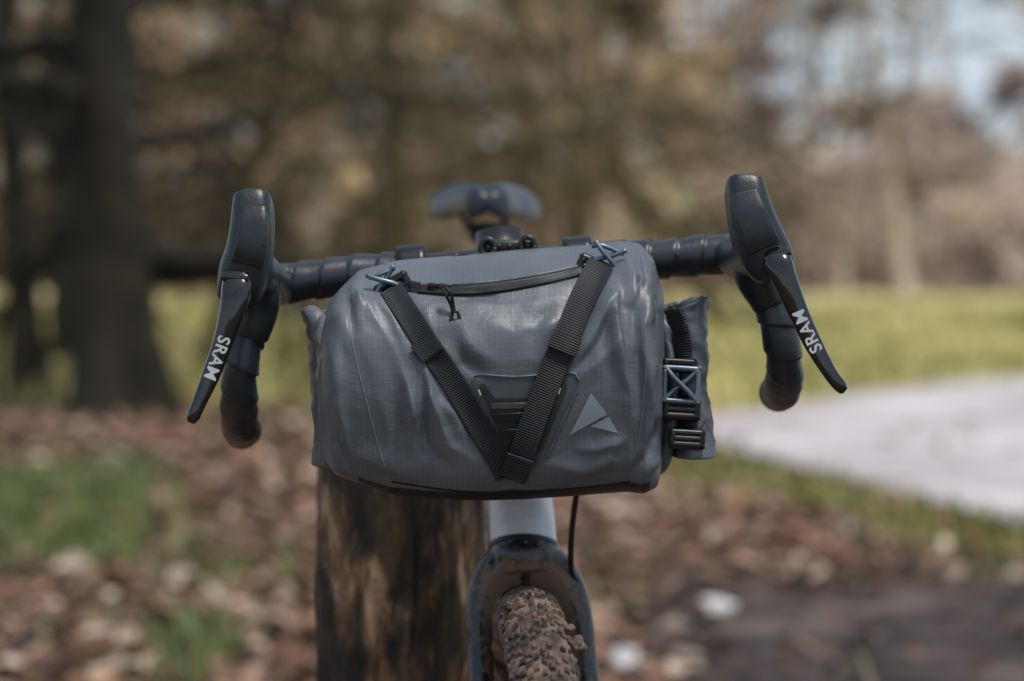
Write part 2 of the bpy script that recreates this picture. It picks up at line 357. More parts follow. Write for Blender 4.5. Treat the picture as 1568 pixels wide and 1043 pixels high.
def roll(name,u0,v0,v1,hw,hd,dc,lean,seed,turns=2.3,flare=6):
    """rolled closure: a flattened spiral of fabric extruded vertically, with slumped ends"""
    n=130; m=70; Vr=[];Ur=[]
    for i in range(m):
        s=i/(m-1); v=v0+(v1-v0)*s
        en=min(s,1-s)
        for j in range(n):
            t=j/(n-1); a=t*turns*2*math.pi+0.6; k=1-0.42*(1-t)
            k2=1+0.12*max(0,(0.1-en)/0.1)-0.10*math.exp(-((s-0.52)/0.12)**2)
            x=hw*k*k2*math.copysign(abs(math.cos(a))**0.8,math.cos(a)); y=hd*k*math.sin(a)
            nz=noise.noise(Vector((s*5+seed,a*0.8,seed)))*0.0042+noise.noise(Vector((s*14+seed,a*2,seed)))*0.0018
            c=W(u0+lean*s+noise.noise(Vector((s*3,seed,1)))*7,v+ (noise.noise(Vector((t*5,seed,s)))*12 if en<0.1 else 0)-x*520*(1 if s<0.1 else 0.2),dc)
            Vr.append((c.x+x*(1+nz*20)+nz,c.y+y*(1+nz*20),c.z)); Ur.append((t*0.5,s*(v1-v0)/F*1.9))
    o=mk(name,Vr,grid_faces(m,n,False),M_fab,bag,uvs=Ur)
    md=o.modifiers.new('sol','SOLIDIFY'); md.thickness=0.0016; md.offset=0
    return o
rr=roll('rolled_end_1',1050,462,694,0.0172,0.052,1.945,8,3.1)
rl=roll('rolled_end_2',493,480,712,0.0140,0.036,1.965,18,8.4)
dg=bpy.context.evaluated_depsgraph_get(); RV=BVHTree.FromObject(rr,dg)
for nm,secs in (('end_gusset_1',[(1012,480,1.95,12,.035),(1024,560,1.95,14,.05),(1024,640,1.95,14,.048),(1012,700,1.95,14,.035),(1000,725,1.95,8,.02)]),
             ('end_gusset_2',[(494,484,1.94,12,.02),(500,510,1.94,15,.035),(505,580,1.94,16,.045),(508,660,1.94,16,.045),(522,705,1.94,10,.02)]),
             ('fold_ear',[(472,478,1.95,5,.012),(481,482,1.948,14,.02),(489,500,1.945,19,.026),(495,530,1.945,14,.024),(500,560,1.95,8,.01)])):
    v,f=loft(secs,50,60)
    v=[np.array(p)+0.0035*noise.noise(Vector(p)*55)*np.array([1,-1,0.3]) +0.002*noise.noise(Vector(p)*120)*np.array([1,-1,0]) for p in v]
    o=mk(nm,v,f,M_fab,bag,uvs=[(p[0]+p[1],p[2]) for p in v]); fix_normals(o)

def ribbon(name,pl,width,mat,bvh=BV,off=0.0012,th=0.0013,nw=9,sm=14,parent=None,taut=True,widths=None,deflt=1.88,edge=0.0):
    L=sum(math.dist(pl[i],pl[i+1]) for i in range(len(pl)-1)); n=max(6,int(L/3))
    P=catmull([np.array(p) for p in pl],n); T=np.gradient(P,axis=0); T/=np.linalg.norm(T,axis=1)[:,None]; Nn=np.stack([-T[:,1],T[:,0]],1)
    ww=np.interp(np.linspace(0,1,n),np.linspace(0,1,len(widths)),widths) if widths else np.full(n,width)
    off_j=np.linspace(-0.5,0.5,nw); G=np.zeros((n,nw)); PX=np.zeros((n,nw,2)); last=deflt
    for i in range(n):
        for j in range(nw):
            q=P[i]+Nn[i]*off_j[j]*ww[i]; PX[i,j]=q; last=surf(bvh,q[0],q[1],last); G[i,j]=last
    S=G.copy()
    if taut:
        rowm=G.min(1)*0.6+G.mean(1)*0.4; S=0.35*G+0.65*rowm[:,None]
        ker=np.exp(-(np.arange(-sm,sm+1)/(sm*0.5))**2); ker/=ker.sum()
        for j in range(nw): S[:,j]=np.convolve(np.pad(S[:,j],sm,mode='edge'),ker,mode='valid')
        S=np.minimum(S,G)
    S-=off
    V=[];uv=[];acc=0
    for i in range(n):
        if i: acc+=math.dist(P[i],P[i-1])/F*1.88
        for j in range(nw):
            V.append(W(PX[i,j,0],PX[i,j,1],S[i,j])); uv.append((off_j[j]*ww[i]/F*1.88,acc))
    o=mk(name,V,grid_faces(n,nw,False),mat,parent or bag,uvs=uv); fix_normals(o)
    md=o.modifiers.new('s','SOLIDIFY'); md.thickness=th; md.offset=0
    b=o.modifiers.new('b','BEVEL'); b.width=0.0003; b.segments=2
    return o
def decal(name,polys,mat,bvh=BV,off=0.0006,k=10,parent=None,deflt=1.88):
    V=[];Fc=[]
    for poly in polys:
        tris=tessellate_polygon([[Vector((p[0],p[1],0)) for p in poly]])
        for t in tris:
            A,B,C=[np.array(poly[x],dtype=float) for x in t]; idx={}
            for a in range(k+1):
                for b in range(k+1-a):
                    q=A+(B-A)*a/k+(C-A)*b/k; d=surf(bvh,q[0],q[1],deflt); idx[(a,b)]=len(V); V.append(W(q[0],q[1],d-off))
            for a in range(k):
                for b in range(k-a):
                    Fc.append((idx[(a,b)],idx[(a+1,b)],idx[(a,b+1)]))
                    if a+b<k-1: Fc.append((idx[(a+1,b)],idx[(a+1,b+1)],idx[(a,b+1)]))
    o=mk(name,V,Fc,mat,parent or bag); fix_normals(o); return o

M_border=pbr('bag_patch_border',(0.046,0.055,0.063),(0.062,0.071,0.080),rough=0.42,bump=0.15,bscale=900)
decal('panel_border',[[(722,584),(732,574),(790,577),(868,571),(884,578),(886,592),(838,702),(822,712),(775,708),(765,700)]],M_border,off=0.0007,k=34)
decal('rubber_panel',[[(733,590),(742,588),(757,610),(808,610),(822,588),(866,584),(868,596),(828,694),(776,694)]],M_fabd,off=0.0015,k=30)
bl=[(722,584),(732,574),(790,577),(868,571),(884,578),(886,592),(862,646),(838,702)]
P=[W(p[0],p[1],surf(BV,p[0],p[1])-0.001) for p in catmull([np.array(q) for q in bl],70)]
tube('panel_piping',P,0.0009,M_fab,bag,n=120,m=8)
for k,(pl,wd,mt) in enumerate([([(752,622),(812,621)],9,pbr('reflective_tab',(0.05,0.055,0.06),rough=0.25)),([(760,640),(806,638)],13,M_buckle),([(768,664),(806,662)],12,M_buckle)]):
    ribbon('panel_slot_%d'%(k+1),pl,wd,mt,off=0.0024,th=0.001,taut=False)
for k,(a,b) in enumerate([((733,597),(736,606)),((858,594),(855,604))]):
    ribbon('stitch_mark_%d'%(k+1),[a,b],2.5,M_white,off=0.0026,th=0.0006,taut=False,nw=3)
decal('printed_logo',[[(905,602),(930,634),(872,667)],[(933,638),(946,663),(904,653)]],M_logo,off=0.0007,k=20)
for k,pl in enumerate([[(532,480),(543,540),(560,610),(580,685),(590,715)],[(988,490),(990,550),(985,620),(975,690)],[(600,738),(700,752),(800,754),(900,746),(965,738)]]):
    ribbon('seam_%d'%(k+1),pl,1.3 if k<2 else 2.5,M_seam if k<2 else M_zip,off=0.0004,th=0.0006,nw=3,taut=False)
ribbon('zip_garage_band',[(618,440),(660,444),(720,444),(780,438),(850,427),(892,414)],12,M_zip,off=0.0006,th=0.0008,taut=True)
zp=[(640,447),(700,450),(760,446),(830,434),(888,421)]
P=[W(p[0],p[1],surf(BV,p[0],p[1])-0.0018) for p in catmull([np.array(q) for q in zp],30)]
tube('zip_piping',P,0.0015,M_zip,bag,n=60,m=8)
zp=[(640,436),(700,436),(760,431),(830,420),(886,408)]
P=[W(p[0],p[1],surf(BV,p[0],p[1])-0.001) for p in catmull([np.array(q) for q in zp],30)]
tube('zip_flap_edge',P,0.0018,M_fab,bag,n=60,m=8)
d=surf(BV,676,440)-0.004
v,f=merge([box(W(676,440,d),0.019,0.005,0.0065,bev=0.0015),box(W(664,437,d-0.001),0.009,0.004,0.004,bev=0.001)])
mk('zip_slider',v,f,M_buckle,bag)
d=surf(BV,690,470)-0.006
tube('zip_pull_cord',[W(682,440,d),W(690,450,d-.002),W(694,465,d),W(696,482,d)],0.0013,M_zip,bag,n=20,m=8)
tube('zip_pull_cord_2',[W(678,442,d),W(683,452,d-.002),W(690,466,d),W(694,482,d)],0.0013,M_zip,bag,n=20,m=8)
def plate(name,pts,d,th,mat,parent):
    n=len(pts); V=[W(p[0],p[1],d) for p in pts]+[W(p[0],p[1],d+th) for p in pts]
    Fc=[tuple(range(n)),tuple(range(2*n-1,n-1,-1))]+[(i,(i+1)%n,n+(i+1)%n,n+i) for i in range(n)]
    o=mk(name,V,Fc,mat,parent,smooth=False); fix_normals(o)
    b=o.modifiers.new('b','BEVEL'); b.width=0.0005; b.segments=2; return o
plate('zip_pull_tag',[(692,476),(702,476),(709,492),(698,507),(687,492)],d-.001,0.0018,M_buckle,bag)
plate('zip_pull_print',[(695,480),(699,480),(700,488),(697,490),(694,488)],d-.0016,0.0007,M_logo,bag)
ribbon('strap_1',STL,36,M_web,off=0.0016)
ribbon('strap_keeper_1',[(646,520),(663,545)],41,M_web,off=0.0042,th=0.002,sm=4)
ribbon('strap_2',STR,40,M_web,off=0.0040)
ribbon('strap_keeper_2',[(870,512),(859,539)],45,M_web,off=0.0068,th=0.002,sm=4)
ribbon('strap_tail_fold',[(797,700),(785,735)],42,M_web,off=0.0062,th=0.002,sm=4)
def rod(pts,r,n=16,m=8): return tube('',pts,r,None,n=n,m=m,raw=True)
def frame_rods(cx,cy,w_,h_,ang,d,r,X=True,bars=()):
    ca,sa=math.cos(ang),math.sin(ang)
    q=lambda a,b,dd=0:W(cx+a*w_/2*ca-b*h_/2*sa,cy+a*w_/2*sa+b*h_/2*ca,d+dd)
    parts=[]
    c=[(-1,-.9),(-.9,-1),(.9,-1),(1,-.9),(1,.9),(.9,1),(-.9,1),(-1,.9),(-1,-.9)]
    if X!='only': parts.append(tube('',[q(*p) for p in c],r,None,n=80,m=8,raw=True))
    if X:
        parts.append(rod([q(-1,-1),q(-.4,-.35,-.0025),q(.4,.35,-.0025),q(1,1)],r))
        parts.append(rod([q(1,-1),q(.4,-.35,.001),q(-.4,.35,.001),q(-1,1)],r))
    for b in bars: parts.append(rod([q(-1,b),q(0,b),q(1,b)],r))
    return merge(parts)
def obj(name,vf,mat,parent): 
    return mk(name,vf[0],vf[1],mat,parent)
dA=surf(BV,600,440)-0.007
obj('hook_1',frame_rods(588,430,44,34,-0.35,dA-0.002,0.0021,X='only'),M_alu,bag)
obj('hook_1_rim',merge([rod([W(566,426,dA),W(580,421,dA-.003),W(604,411,dA)],0.0019),rod([W(570,448,dA),W(590,452,dA-.003),W(616,436,dA)],0.0019)]),M_alu,bag)
obj('buckle_1',frame_rods(604,444,44,26,-0.5,dA+0.001,0.0038,X=False,bars=(0.0,)),M_buckle,bag)
v,f=box(W(635,438,surf(BV,635,438)-0.003),0.009,0.006,0.008,bev=0.0015); mk('buckle_tab_1',v,f,M_buckle,bag)
dB=surf(BV,917,405)-0.008
obj('hook_2',frame_rods(930,393,50,36,0.30,dB-0.002,0.0021,X='only'),M_alu,bag)
obj('hook_2_rim',merge([rod([W(907,377,dB),W(922,376,dB-.003),W(955,389,dB)],0.0019),rod([W(896,399,dB),W(918,410,dB-.003),W(946,412,dB)],0.0019)]),M_alu,bag)
obj('buckle_2',frame_rods(911,416,48,26,0.42,dB+0.001,0.0039,X=False,bars=(0.0,)),M_buckle,bag)
ribbon('side_strap_1',[(1035,500),(1040,530),(1041,566)],37,M_web,bvh=RV,off=0.002,deflt=1.895)
ribbon('side_strap_2',[(1042,606),(1046,640),(1050,684)],40,M_web,bvh=RV,off=0.002,deflt=1.895)
ribbon('side_strap_3',[(1022,472),(1030,490),(1036,512)],34,M_web,bvh=RV,off=0.0035,deflt=1.895)
ds=min(surf(RV,1043,590,1.895),1.9)-0.006
obj('side_hook',frame_rods(1043,589,50,50,0.06,ds-0.002,0.0022,X=True),M_alu,bag)
obj('side_buckle_1',frame_rods(1043,627,46,20,0.06,ds+0.001,0.0036,X=False,bars=(0.0,)),M_buckle,bag)
obj('side_buckle_2',frame_rods(1041,560,42,12,0.06,ds+0.001,0.0028,X=False),M_buckle,bag)
obj('side_buckle_3',frame_rods(1052,672,44,18,0.06,ds+0.002,0.0034,X=False,bars=(0.0,)),M_buckle,bag)

# ------------------------------------------------------------------ BICYCLE
bike=empty('bicycle',(0.02,2.4,0.0))
def B(y,z,off=0.0):
    return Vector((0.065-0.028*(y-1.9)-0.07*z+off,y,z))
PITCH=0.0235
def tapef(s,a):
    p=(s/PITCH+a)%1.0
    return 0.0023*p-0.0006+ (0.0009*math.sin(a*6.28*2+s*90))*0.5
barL=[(640,413,2.05),(560,420,2.05),(470,430,2.05),(432,435,2.045),(408,440,2.015),(392,450,1.975),(384,475,1.95),(376,520,1.94),(368,570,1.94),(366,615,1.955),(367,648,2.0),(370,657,2.05),(371,659,2.10)]
barR=[(862,400,2.05),(930,400,2.05),(1010,397,2.05),(1090,390,2.05),(1124,389,2.045),(1146,392,2.01),(1163,410,1.965),(1176,445,1.945),(1190,490,1.94),(1199,535,1.945),(1202,572,1.965),(1198,596,2.01),(1194,600,2.06),(1192,602,2.10)]
for k,b in enumerate((barL,barR)):
    tube('bar_tape_%d'%(k+1),[W(*p) for p in b],[0.0163,0.0163,0.0152,0.0140,0.0140,0.0142],M_tape,bike,n=420,m=40,rfun=tapef)
    e=W(*b[-1]); tube('bar_plug_%d'%(k+1),[e,e+Vector((0,0.006,0))],0.0165,M_buckle,bike,n=4,m=24)
tube('handlebar',[W(630,414,2.05),W(740,409,2.05),W(800,405,2.05),W(880,399,2.05)],[0.0125,0.0159,0.0159,0.0125],M_black,bike,n=30,m=32)
for k,(u,v) in enumerate([(632,411),(885,398)]):
    a=W(u-22,v+2,2.05); b=W(u+22,v-2,2.05); tube('mount_strap_%d'%(k+1),[a,b],0.0200,M_buckle,bike,n=6,m=32)
st=B(2.15,0.955); tube('stem',[W(778,405,2.05),W(778,400,2.09),st],[0.019,0.017,0.02],M_black,bike,n=16,m=24)
tube('steerer_cap',[B(2.16,0.985),B(2.12,0.86)],0.0215,M_black,bike,n=6,m=28)
parts=[box(W(778,396,2.018),0.046,0.014,0.030,bev=0.004),box(W(778,377,2.015),0.044,0.024,0.011,bev=0.004)]
for u,v in ((747,379),(808,376)):
    c=W(u,v,2.0); ring=[c+Vector((0.0058*math.cos(a),0,0.0068*math.sin(a))) for a in np.linspace(0,2*math.pi,24)]
    parts.append(tube('',ring,0.0026,None,n=40,m=10,raw=True)); parts.append(rod([c,c+Vector((0,0.02,0))],0.0035))
for u in (764,780,796): parts.append(rod([W(u,377,1.999),W(u,377,2.006)],0.002))
obj('stem_faceplate',merge(parts),M_black,bike)
tube('bungee_cord',[W(668,408,1.97),W(690,403,1.975),W(697,392,1.985),(W(716,391,1.985)),W(730,398,1.98),W(752,397,1.975),W(770,404,1.965)],0.0017,M_cable,bike,n=60,m=8)
tube('bungee_cord_2',[W(694,402,1.97),W(712,396,1.975),W(735,403,1.97),W(757,400,1.97)],0.0017,M_cable,bike,n=50,m=8)
# hoods
hl=[loft([(389,304,1.893,19,.012),(388,307,1.893,27,.017),(388,316,1.891,31,.021),(387,345,1.89,33,.0245),(383,380,1.892,35,.027),(377,408,1.895,38,.029),(371,435,1.897,36,.028),(366,458,1.90,30,.022),(364,474,1.90,14,.012)],50,48,3.4),
    tube('',[W(378,415,1.90),W(392,425,1.95),W(405,436,2.0),W(420,438,2.035)],[.021,.022,.0205,.018],None,n=24,m=28,raw=True),
    tube('',[W(388,420,1.93),W(392,460,1.94),W(384,500,1.94),W(379,515,1.94)],[.02,.020,.0175,.016],None,n=24,m=28,raw=True)]
hr=[loft([(1141,277,1.893,19,.012),(1140,281,1.893,27,.017),(1141,292,1.891,31,.021),(1148,325,1.89,35,.0245),(1158,358,1.892,39,.027),(1168,384,1.895,41,.029),(1177,402,1.897,38,.028),(1184,420,1.90,27,.02),(1187,430,1.90,14,.012)],50,48,3.4),
    tube('',[W(1165,380,1.90),W(1152,390,1.95),W(1140,392,2.0),W(1126,391,2.035)],[.021,.022,.0205,.018],None,n=24,m=28,raw=True),
    tube('',[W(1158,385,1.93),W(1162,420,1.94),W(1176,450,1.94),W(1184,468,1.94)],[.02,.020,.0175,.016],None,n=24,m=28,raw=True)]
for k,h in enumerate((hl,hr)):
    v,f=merge(h); o=mk('brake_hood_%d'%(k+1),v,f,M_rubber,bike); fix_normals(o); remesh(o,0.0014,3)
for k,(secs) in enumerate(([(388,318,1.872,20,.004),(388,345,1.867,23,.005),(384,380,1.866,25,.005),(379,404,1.868,26,.004)],[(1141,294,1.872,20,.004),(1149,326,1.867,25,.005),(1159,358,1.866,28,.005),(1168,380,1.868,29,.004)])):
    v,f=loft(secs,30,30,4.5); o=mk('hood_cap_%d'%(k+1),v,f,M_rubber,bike); fix_normals(o)
ll=[(364,418,1.872,20,.006),(362,445,1.866,23,.009),(356,475,1.863,20,.009),(343,520,1.861,16,.0075),(324,572,1.859,14,.006),(305,617,1.856,11,.005),(296,638,1.855,10,.0045),(292,647,1.855,6,.003)]
lr=[(1186,384,1.872,18,.006),(1192,405,1.866,22,.009),(1203,432,1.863,19,.009),(1222,478,1.861,16,.0075),(1246,528,1.859,14,.006),(1270,570,1.856,11,.005),(1287,592,1.855,10,.0045),(1294,598,1.855,6,.003)]
def text_mesh(body,size):
    cu=bpy.data.curves.new('t','FONT'); cu.body=body; cu.size=size; cu.offset=size*0.018; cu.resolution_u=4; cu.align_x='CENTER'; cu.align_y='CENTER'; cu.space_character=1.08
    o=bpy.data.objects.new('t',cu); scene.collection.objects.link(o); bpy.context.view_layer.update()
    me=bpy.data.meshes.new_from_object(o.evaluated_get(bpy.context.evaluated_depsgraph_get()))
    v=[x.co.copy() for x in me.vertices]; f=[tuple(p.vertices) for p in me.polygons]
    bpy.data.objects.remove(o); return v,f
tv,tf=text_mesh('SRAM',0.0135)
tmid=[(max(p.x for p in tv)+min(p.x for p in tv))/2,(max(p.y for p in tv)+min(p.y for p in tv))/2]
for k,(l,vc,sg) in enumerate(((ll,548,1),(lr,508,-1))):
    v,f=loft(l,70,40,2.9); o=mk('brake_lever_%d'%(k+1),v,f,M_gloss,bike); fix_normals(o)
    bv=bvh_of(o); sc=F/1.86
    A=catmull([np.array(q[:2],dtype=float) for q in l],200); s=np.concatenate([[0],np.cumsum(np.hypot(*np.diff(A,axis=0).T))]); s0=np.interp(vc,A[:,1],s)
    vv=[]
    for p in tv:
        ss=s0+sg*(p.x-tmid[0])*sc; c=np.array([np.interp(ss,s,A[:,0]),np.interp(ss,s,A[:,1])]); c2=np.array([np.interp(ss+2,s,A[:,0]),np.interp(ss+2,s,A[:,1])])
        t=(c2-c)/np.linalg.norm(c2-c)*sg; up=np.array([t[1],-t[0]]); q=c+up*(p.y-tmid[1])*sc
        vv.append(W(q[0],q[1],surf(bv,c[0],c[1],1.853)-0.0004))
    mk('lever_lettering_%d'%(k+1),vv,tf,M_white,bike,smooth=False)
for k,(c,a) in enumerate((((360,425),0.10),((1190,392),-0.42))):
    v,f=box(W(c[0],c[1],1.866),0.022,0.010,0.007,rot=Matrix.Rotation(a,3,'Y'),bev=0.0018)
    mk('lever_pivot_%d'%(k+1),v,f,M_gloss,bike)
# saddle
Vs=[];n1,n2=40,48
for i in range(n1):
    s=i/(n1-1); y=2.60+0.25*s
    hw=np.interp(s,[0,.05,.2,.45,.7,.88,1],[.016,.025,.029,.037,.058,.066,.05])
    zt=np.interp(s,[0,.1,.4,.8,1],[1.038,1.050,1.052,1.055,1.056])
    wd=min(1,hw/0.05)
    for j in range(n2):
        a=2*math.pi*j/n2; c=math.cos(a); s2=math.sin(a)
        x=hw*math.copysign(abs(c)**0.8,c); th=(0.011+0.012*wd*abs(c))*math.copysign(abs(s2)**0.6,s2)
        z=zt-0.016+th-0.022*(abs(c)**1.8)*wd
        if abs(c)<0.3: z-=0.006*(1-abs(c)/.3)*(1 if s2>0 else -1)*wd
        Vs.append(B(y,z,x))
V=Vs; Fc=grid_faces(n1,n2); V.append(B(2.60,1.022)); V.append(B(2.85,1.035)); 
for j in range(n2): Fc.append((len(V)-2,(j+1)%n2,j)); Fc.append((len(V)-1,(n1-1)*n2+j,(n1-1)*n2+(j+1)%n2))
o=mk('saddle',V,Fc,M_saddle,bike); fix_normals(o)
for k,sx in enumerate((-0.022,0.022)):
    tube('saddle_rail_%d'%(k+1),[B(2.62,1.026,sx*0.3),B(2.66,1.0,sx),B(2.76,.996,sx),B(2.83,1.02,sx*1.3)],0.0036,M_black,bike,n=20,m=10)
v,f=box(B(2.715,.992),0.042,0.045,0.02,bev=0.005); mk('seat_clamp',v,f,M_black,bike)
tube('seatpost',[B(2.72,.99),B(2.655,.78)],0.0138,M_saddle,bike,n=8,m=24)
# frame
HT0=B(2.083,0.712); HT1=B(2.142,0.90)
tube('head_tube',[HT0,HT0.lerp(HT1,.25),HT0.lerp(HT1,.6),HT1],[.0292,.0278,.0245,.0235],M_paint,bike,n=24,m=40)
tube('headset_ring',[HT0+Vector((.0,-.001,-.001)),HT0+Vector((0,.001,.003))],.0300,M_black,bike,n=4,m=40)
tube('down_tube',[B(2.11,.80),B(2.3,.53),B(2.5,.29)],[.020,.024,.026],M_black,bike,n=12,m=24)
tube('top_tube',[B(2.14,.885),B(2.4,.845),B(2.655,.79)],[.02,.017,.015],M_paint,bike,n=12,m=24)
tube('seat_tube',[B(2.50,.28),B(2.665,.81)],.0165,M_paint,bike,n=8,m=24)
tube('bottom_bracket',[B(2.50,.28,-.04),B(2.50,.28,.04)],.024,M_black,bike,n=4,m=24)
for k,s in enumerate((-1,1)):
    tube('chain_stay_%d'%(k+1),[B(2.50,.28,s*.03),B(2.62,.29,s*.042),B(2.92,.351,s*.066)],[.012,.01,.008],M_paint,bike,n=16,m=14)
    tube('seat_stay_%d'%(k+1),[B(2.655,.76,s*.012),B(2.72,.66,s*.036),B(2.92,.351,s*.066)],[.008,.008,.007],M_paint,bike,n=16,m=14)
    c=B(2.50,.28,s*.06); tip=c+Vector((s*.008,s*.15,-s*.085)); tube('crank_%d'%(k+1),[c,tip],[.014,.010],M_black,bike,n=6,m=14)
    v,f=box(tip+Vector((s*.055,0,0)),.09,.06,.016,bev=.004); mk('pedal_%d'%(k+1),v,f,M_black,bike)
c=B(2.50,.28,-.045); ring=[c+Vector((0,.085*math.cos(a),.085*math.sin(a))) for a in np.linspace(0,2*math.pi,60)]
tube('chainring',ring,.004,M_black,bike,n=90,m=8)
obj('chainring_spider',merge([rod([c,c+Vector((0,.083*math.cos(a),.083*math.sin(a)))],.006) for a in np.arange(5)*2*math.pi/5]),M_black,bike)
# fork
fp=[tube('',[B(2.084,.7145),B(2.080,.706),B(2.077,.692)],[.0290,.0305,.028],None,n=12,m=32,raw=True)]
for s in (-1,1):
    fp.append(tube('',[B(2.080,.700,s*.012),B(2.077,.694,s*.024),B(2.072,.678,s*.0365),B(2.064,.652,s*.0430),B(2.05,.61,s*.0445),B(1.98,.47,s*.05),B(1.90,.351,s*.055)],[.020,.0185,.0145,.0118,.0112,.010,.009],None,n=60,m=24,raw=True))
v,f=merge(fp); o=mk('fork',v,f,None,bike); fix_normals(o)
remesh(o,0.0020,4)
bpy.context.view_layer.update(); dg=bpy.context.evaluated_depsgraph_get(); me=bpy.data.meshes.new_from_object(o.evaluated_get(dg)); o.modifiers.clear(); o.data=me
at=me.attributes.new('Mud','FLOAT','POINT'); vals=[]
for p in me.vertices:
    c=p.co; cen=B(c.y,c.z).x; x=abs(c.x-cen); arch=math.exp(-((x/0.036)**4))*max(0,min(1,(0.706-c.z)/0.014)) ; vals.append(min(1,arch+0.22))
at.data.foreach_set('value',vals); me.materials.clear(); me.materials.append(M_fork)
for p in me.polygons: p.use_smooth=True
tube('front_brake_hose',[W(905,700,2.02),W(886,745,2.03),W(878,790,2.04),W(874,840,2.05),W(875,872,2.06),W(884,892,2.065)],0.0026,M_cable,bike,n=40,m=10)
# wheels
def wheel(tag,cen,steer,lean,knobs=True):
    Rm=Matrix.Rotation(steer,4,'Z')@Matrix.Rotation(lean,4,'Y'); X=Matrix.Translation(cen)@Rm; Xi=X.inverted()
    RO,TW=0.350,0.0240
    RC=RO-TW
    def ring(prof,n,closed=True):
        V=[];m=len(prof)
        for i in range(n):
            a=2*math.pi*i/n
            for (x,r) in prof: V.append(X@Vector((x,r*math.cos(a),r*math.sin(a))))
        Fc=[(i*m+j,i*m+(j+1)%m,((i+1)%n)*m+(j+1)%m,((i+1)%n)*m+j) for i in range(n) for j in range(m if closed else m-1)]
        return V,Fc
    prof=[(TW*math.cos(t),RC+TW*math.sin(t)*(0.93)) for t in np.linspace(-0.9,math.pi+0.9,30)]
    v,f=ring(prof,600)
    v2=[]
    for p in v:
        nn=noise.noise(p*170)*0.0026+noise.noise(p*60)*0.0030+0.0006
        loc=Xi@p; q=Vector((0,loc.y,loc.z)).normalized()*RC; nd=(loc-q).normalized()
        v2.append(X@(loc+nd*nn))
    o=mk(tag+'_tyre',v2,f,M_tyremud,bike); fix_normals(o)
    parts=[];
    NK=150
    for i in range(NK):
        for j,t in enumerate((-1.3,-1.0,-0.72,-0.46,-0.22,0,0.22,0.46,0.72,1.0,1.3)):
            if random.random()<0.12: continue
            a=2*math.pi*(i+0.5*(j%2))/NK+random.uniform(-.001,.001); t2=t+random.uniform(-.03,.03)
            nd=Vector((math.sin(t2),math.cos(t2)*math.cos(a),math.cos(t2)*math.sin(a)))
            c=Vector((0,RC*math.cos(a),RC*math.sin(a)))+nd*(TW-0.0002+random.uniform(-.0008,.0004))
            tang=Vector((0,-math.sin(a),math.cos(a))); sd_=nd.cross(tang)
            Rk=Matrix((sd_,tang,nd)).transposed()
            sz=(.0042,.0082,.0036) if abs(t)<0.6 else (.0050,.0068,.0046)
            k=random.uniform(.85,1.1)
            vv,ff=box((0,0,0),sz[0]*k,sz[1]*k,sz[2])
            vv=[Vector((p.x*(0.78 if p.z>0 else 1),p.y*(0.78 if p.z>0 else 1),p.z)) for p in vv]
            parts.append(([X@(c+Rk@p) for p in vv],ff))
    v,f=merge(parts); o=mk(tag+'_tread',v,f,M_tyre,bike,smooth=False)
    v,f=ring([(-.012,.31),(-.0125,.29),(-.006,.275),(.006,.275),(.0125,.29),(.012,.31)],160); o=mk(tag+'_rim',v,f,M_black,bike); fix_normals(o)
    parts=[rod([X@Vector((-.05,0,0)),X@Vector((.05,0,0))],.011)]
    for s in (-1,1): parts.append(rod([X@Vector((s*.03,0,0)),X@Vector((s*.034,0,0))],.026,m=20))
    mk(tag+'_hub',*merge(parts),M_black,bike)
    parts=[]
    for i in range(28):
        a=2*math.pi*i/28; s=1 if i%2 else -1; a2=a+(0.7 if (i//2)%2 else -0.7)
        parts.append(rod([X@Vector((s*.032,.024*math.cos(a2),.024*math.sin(a2))),X@Vector((0,.28*math.cos(a),.28*math.sin(a)))],.001,n=2,m=5))
    mk(tag+'_spokes',*merge(parts),M_steel,bike)
    v,f=ring([(.036,.08),(.038,.08),(.038,.062),(.036,.062)],60); mk(tag+'_rotor',v,f,M_steel,bike)
wheel('front_wheel',Vector((0.0375,1.895,0.352)),math.radians(3.2),-math.radians(4))
wheel('rear_wheel',B(2.92,.352),math.radians(1.6),-math.radians(4))
cl=[]
for (u,v,d,r) in ((884,985,1.79,.0055),(890,990,1.79,.004),(872,965,1.80,.004),(780,930,1.86,.004),(800,925,1.85,.003),(850,1010,1.76,.004)):
    bm=bmesh.new(); bmesh.ops.create_icosphere(bm,subdivisions=3,radius=r); c=W(u,v,d)
    for q in bm.verts: q.co=c+q.co*(1+0.6*noise.noise(q.co*300+Vector((u,0,0))))
    bm.verts.index_update(); cl.append(([q.co.copy() for q in bm.verts],[tuple(x.index for x in p.verts) for p in bm.faces])); bm.free()
mk('mud_clods',*merge(cl),M_tyremud,bike)

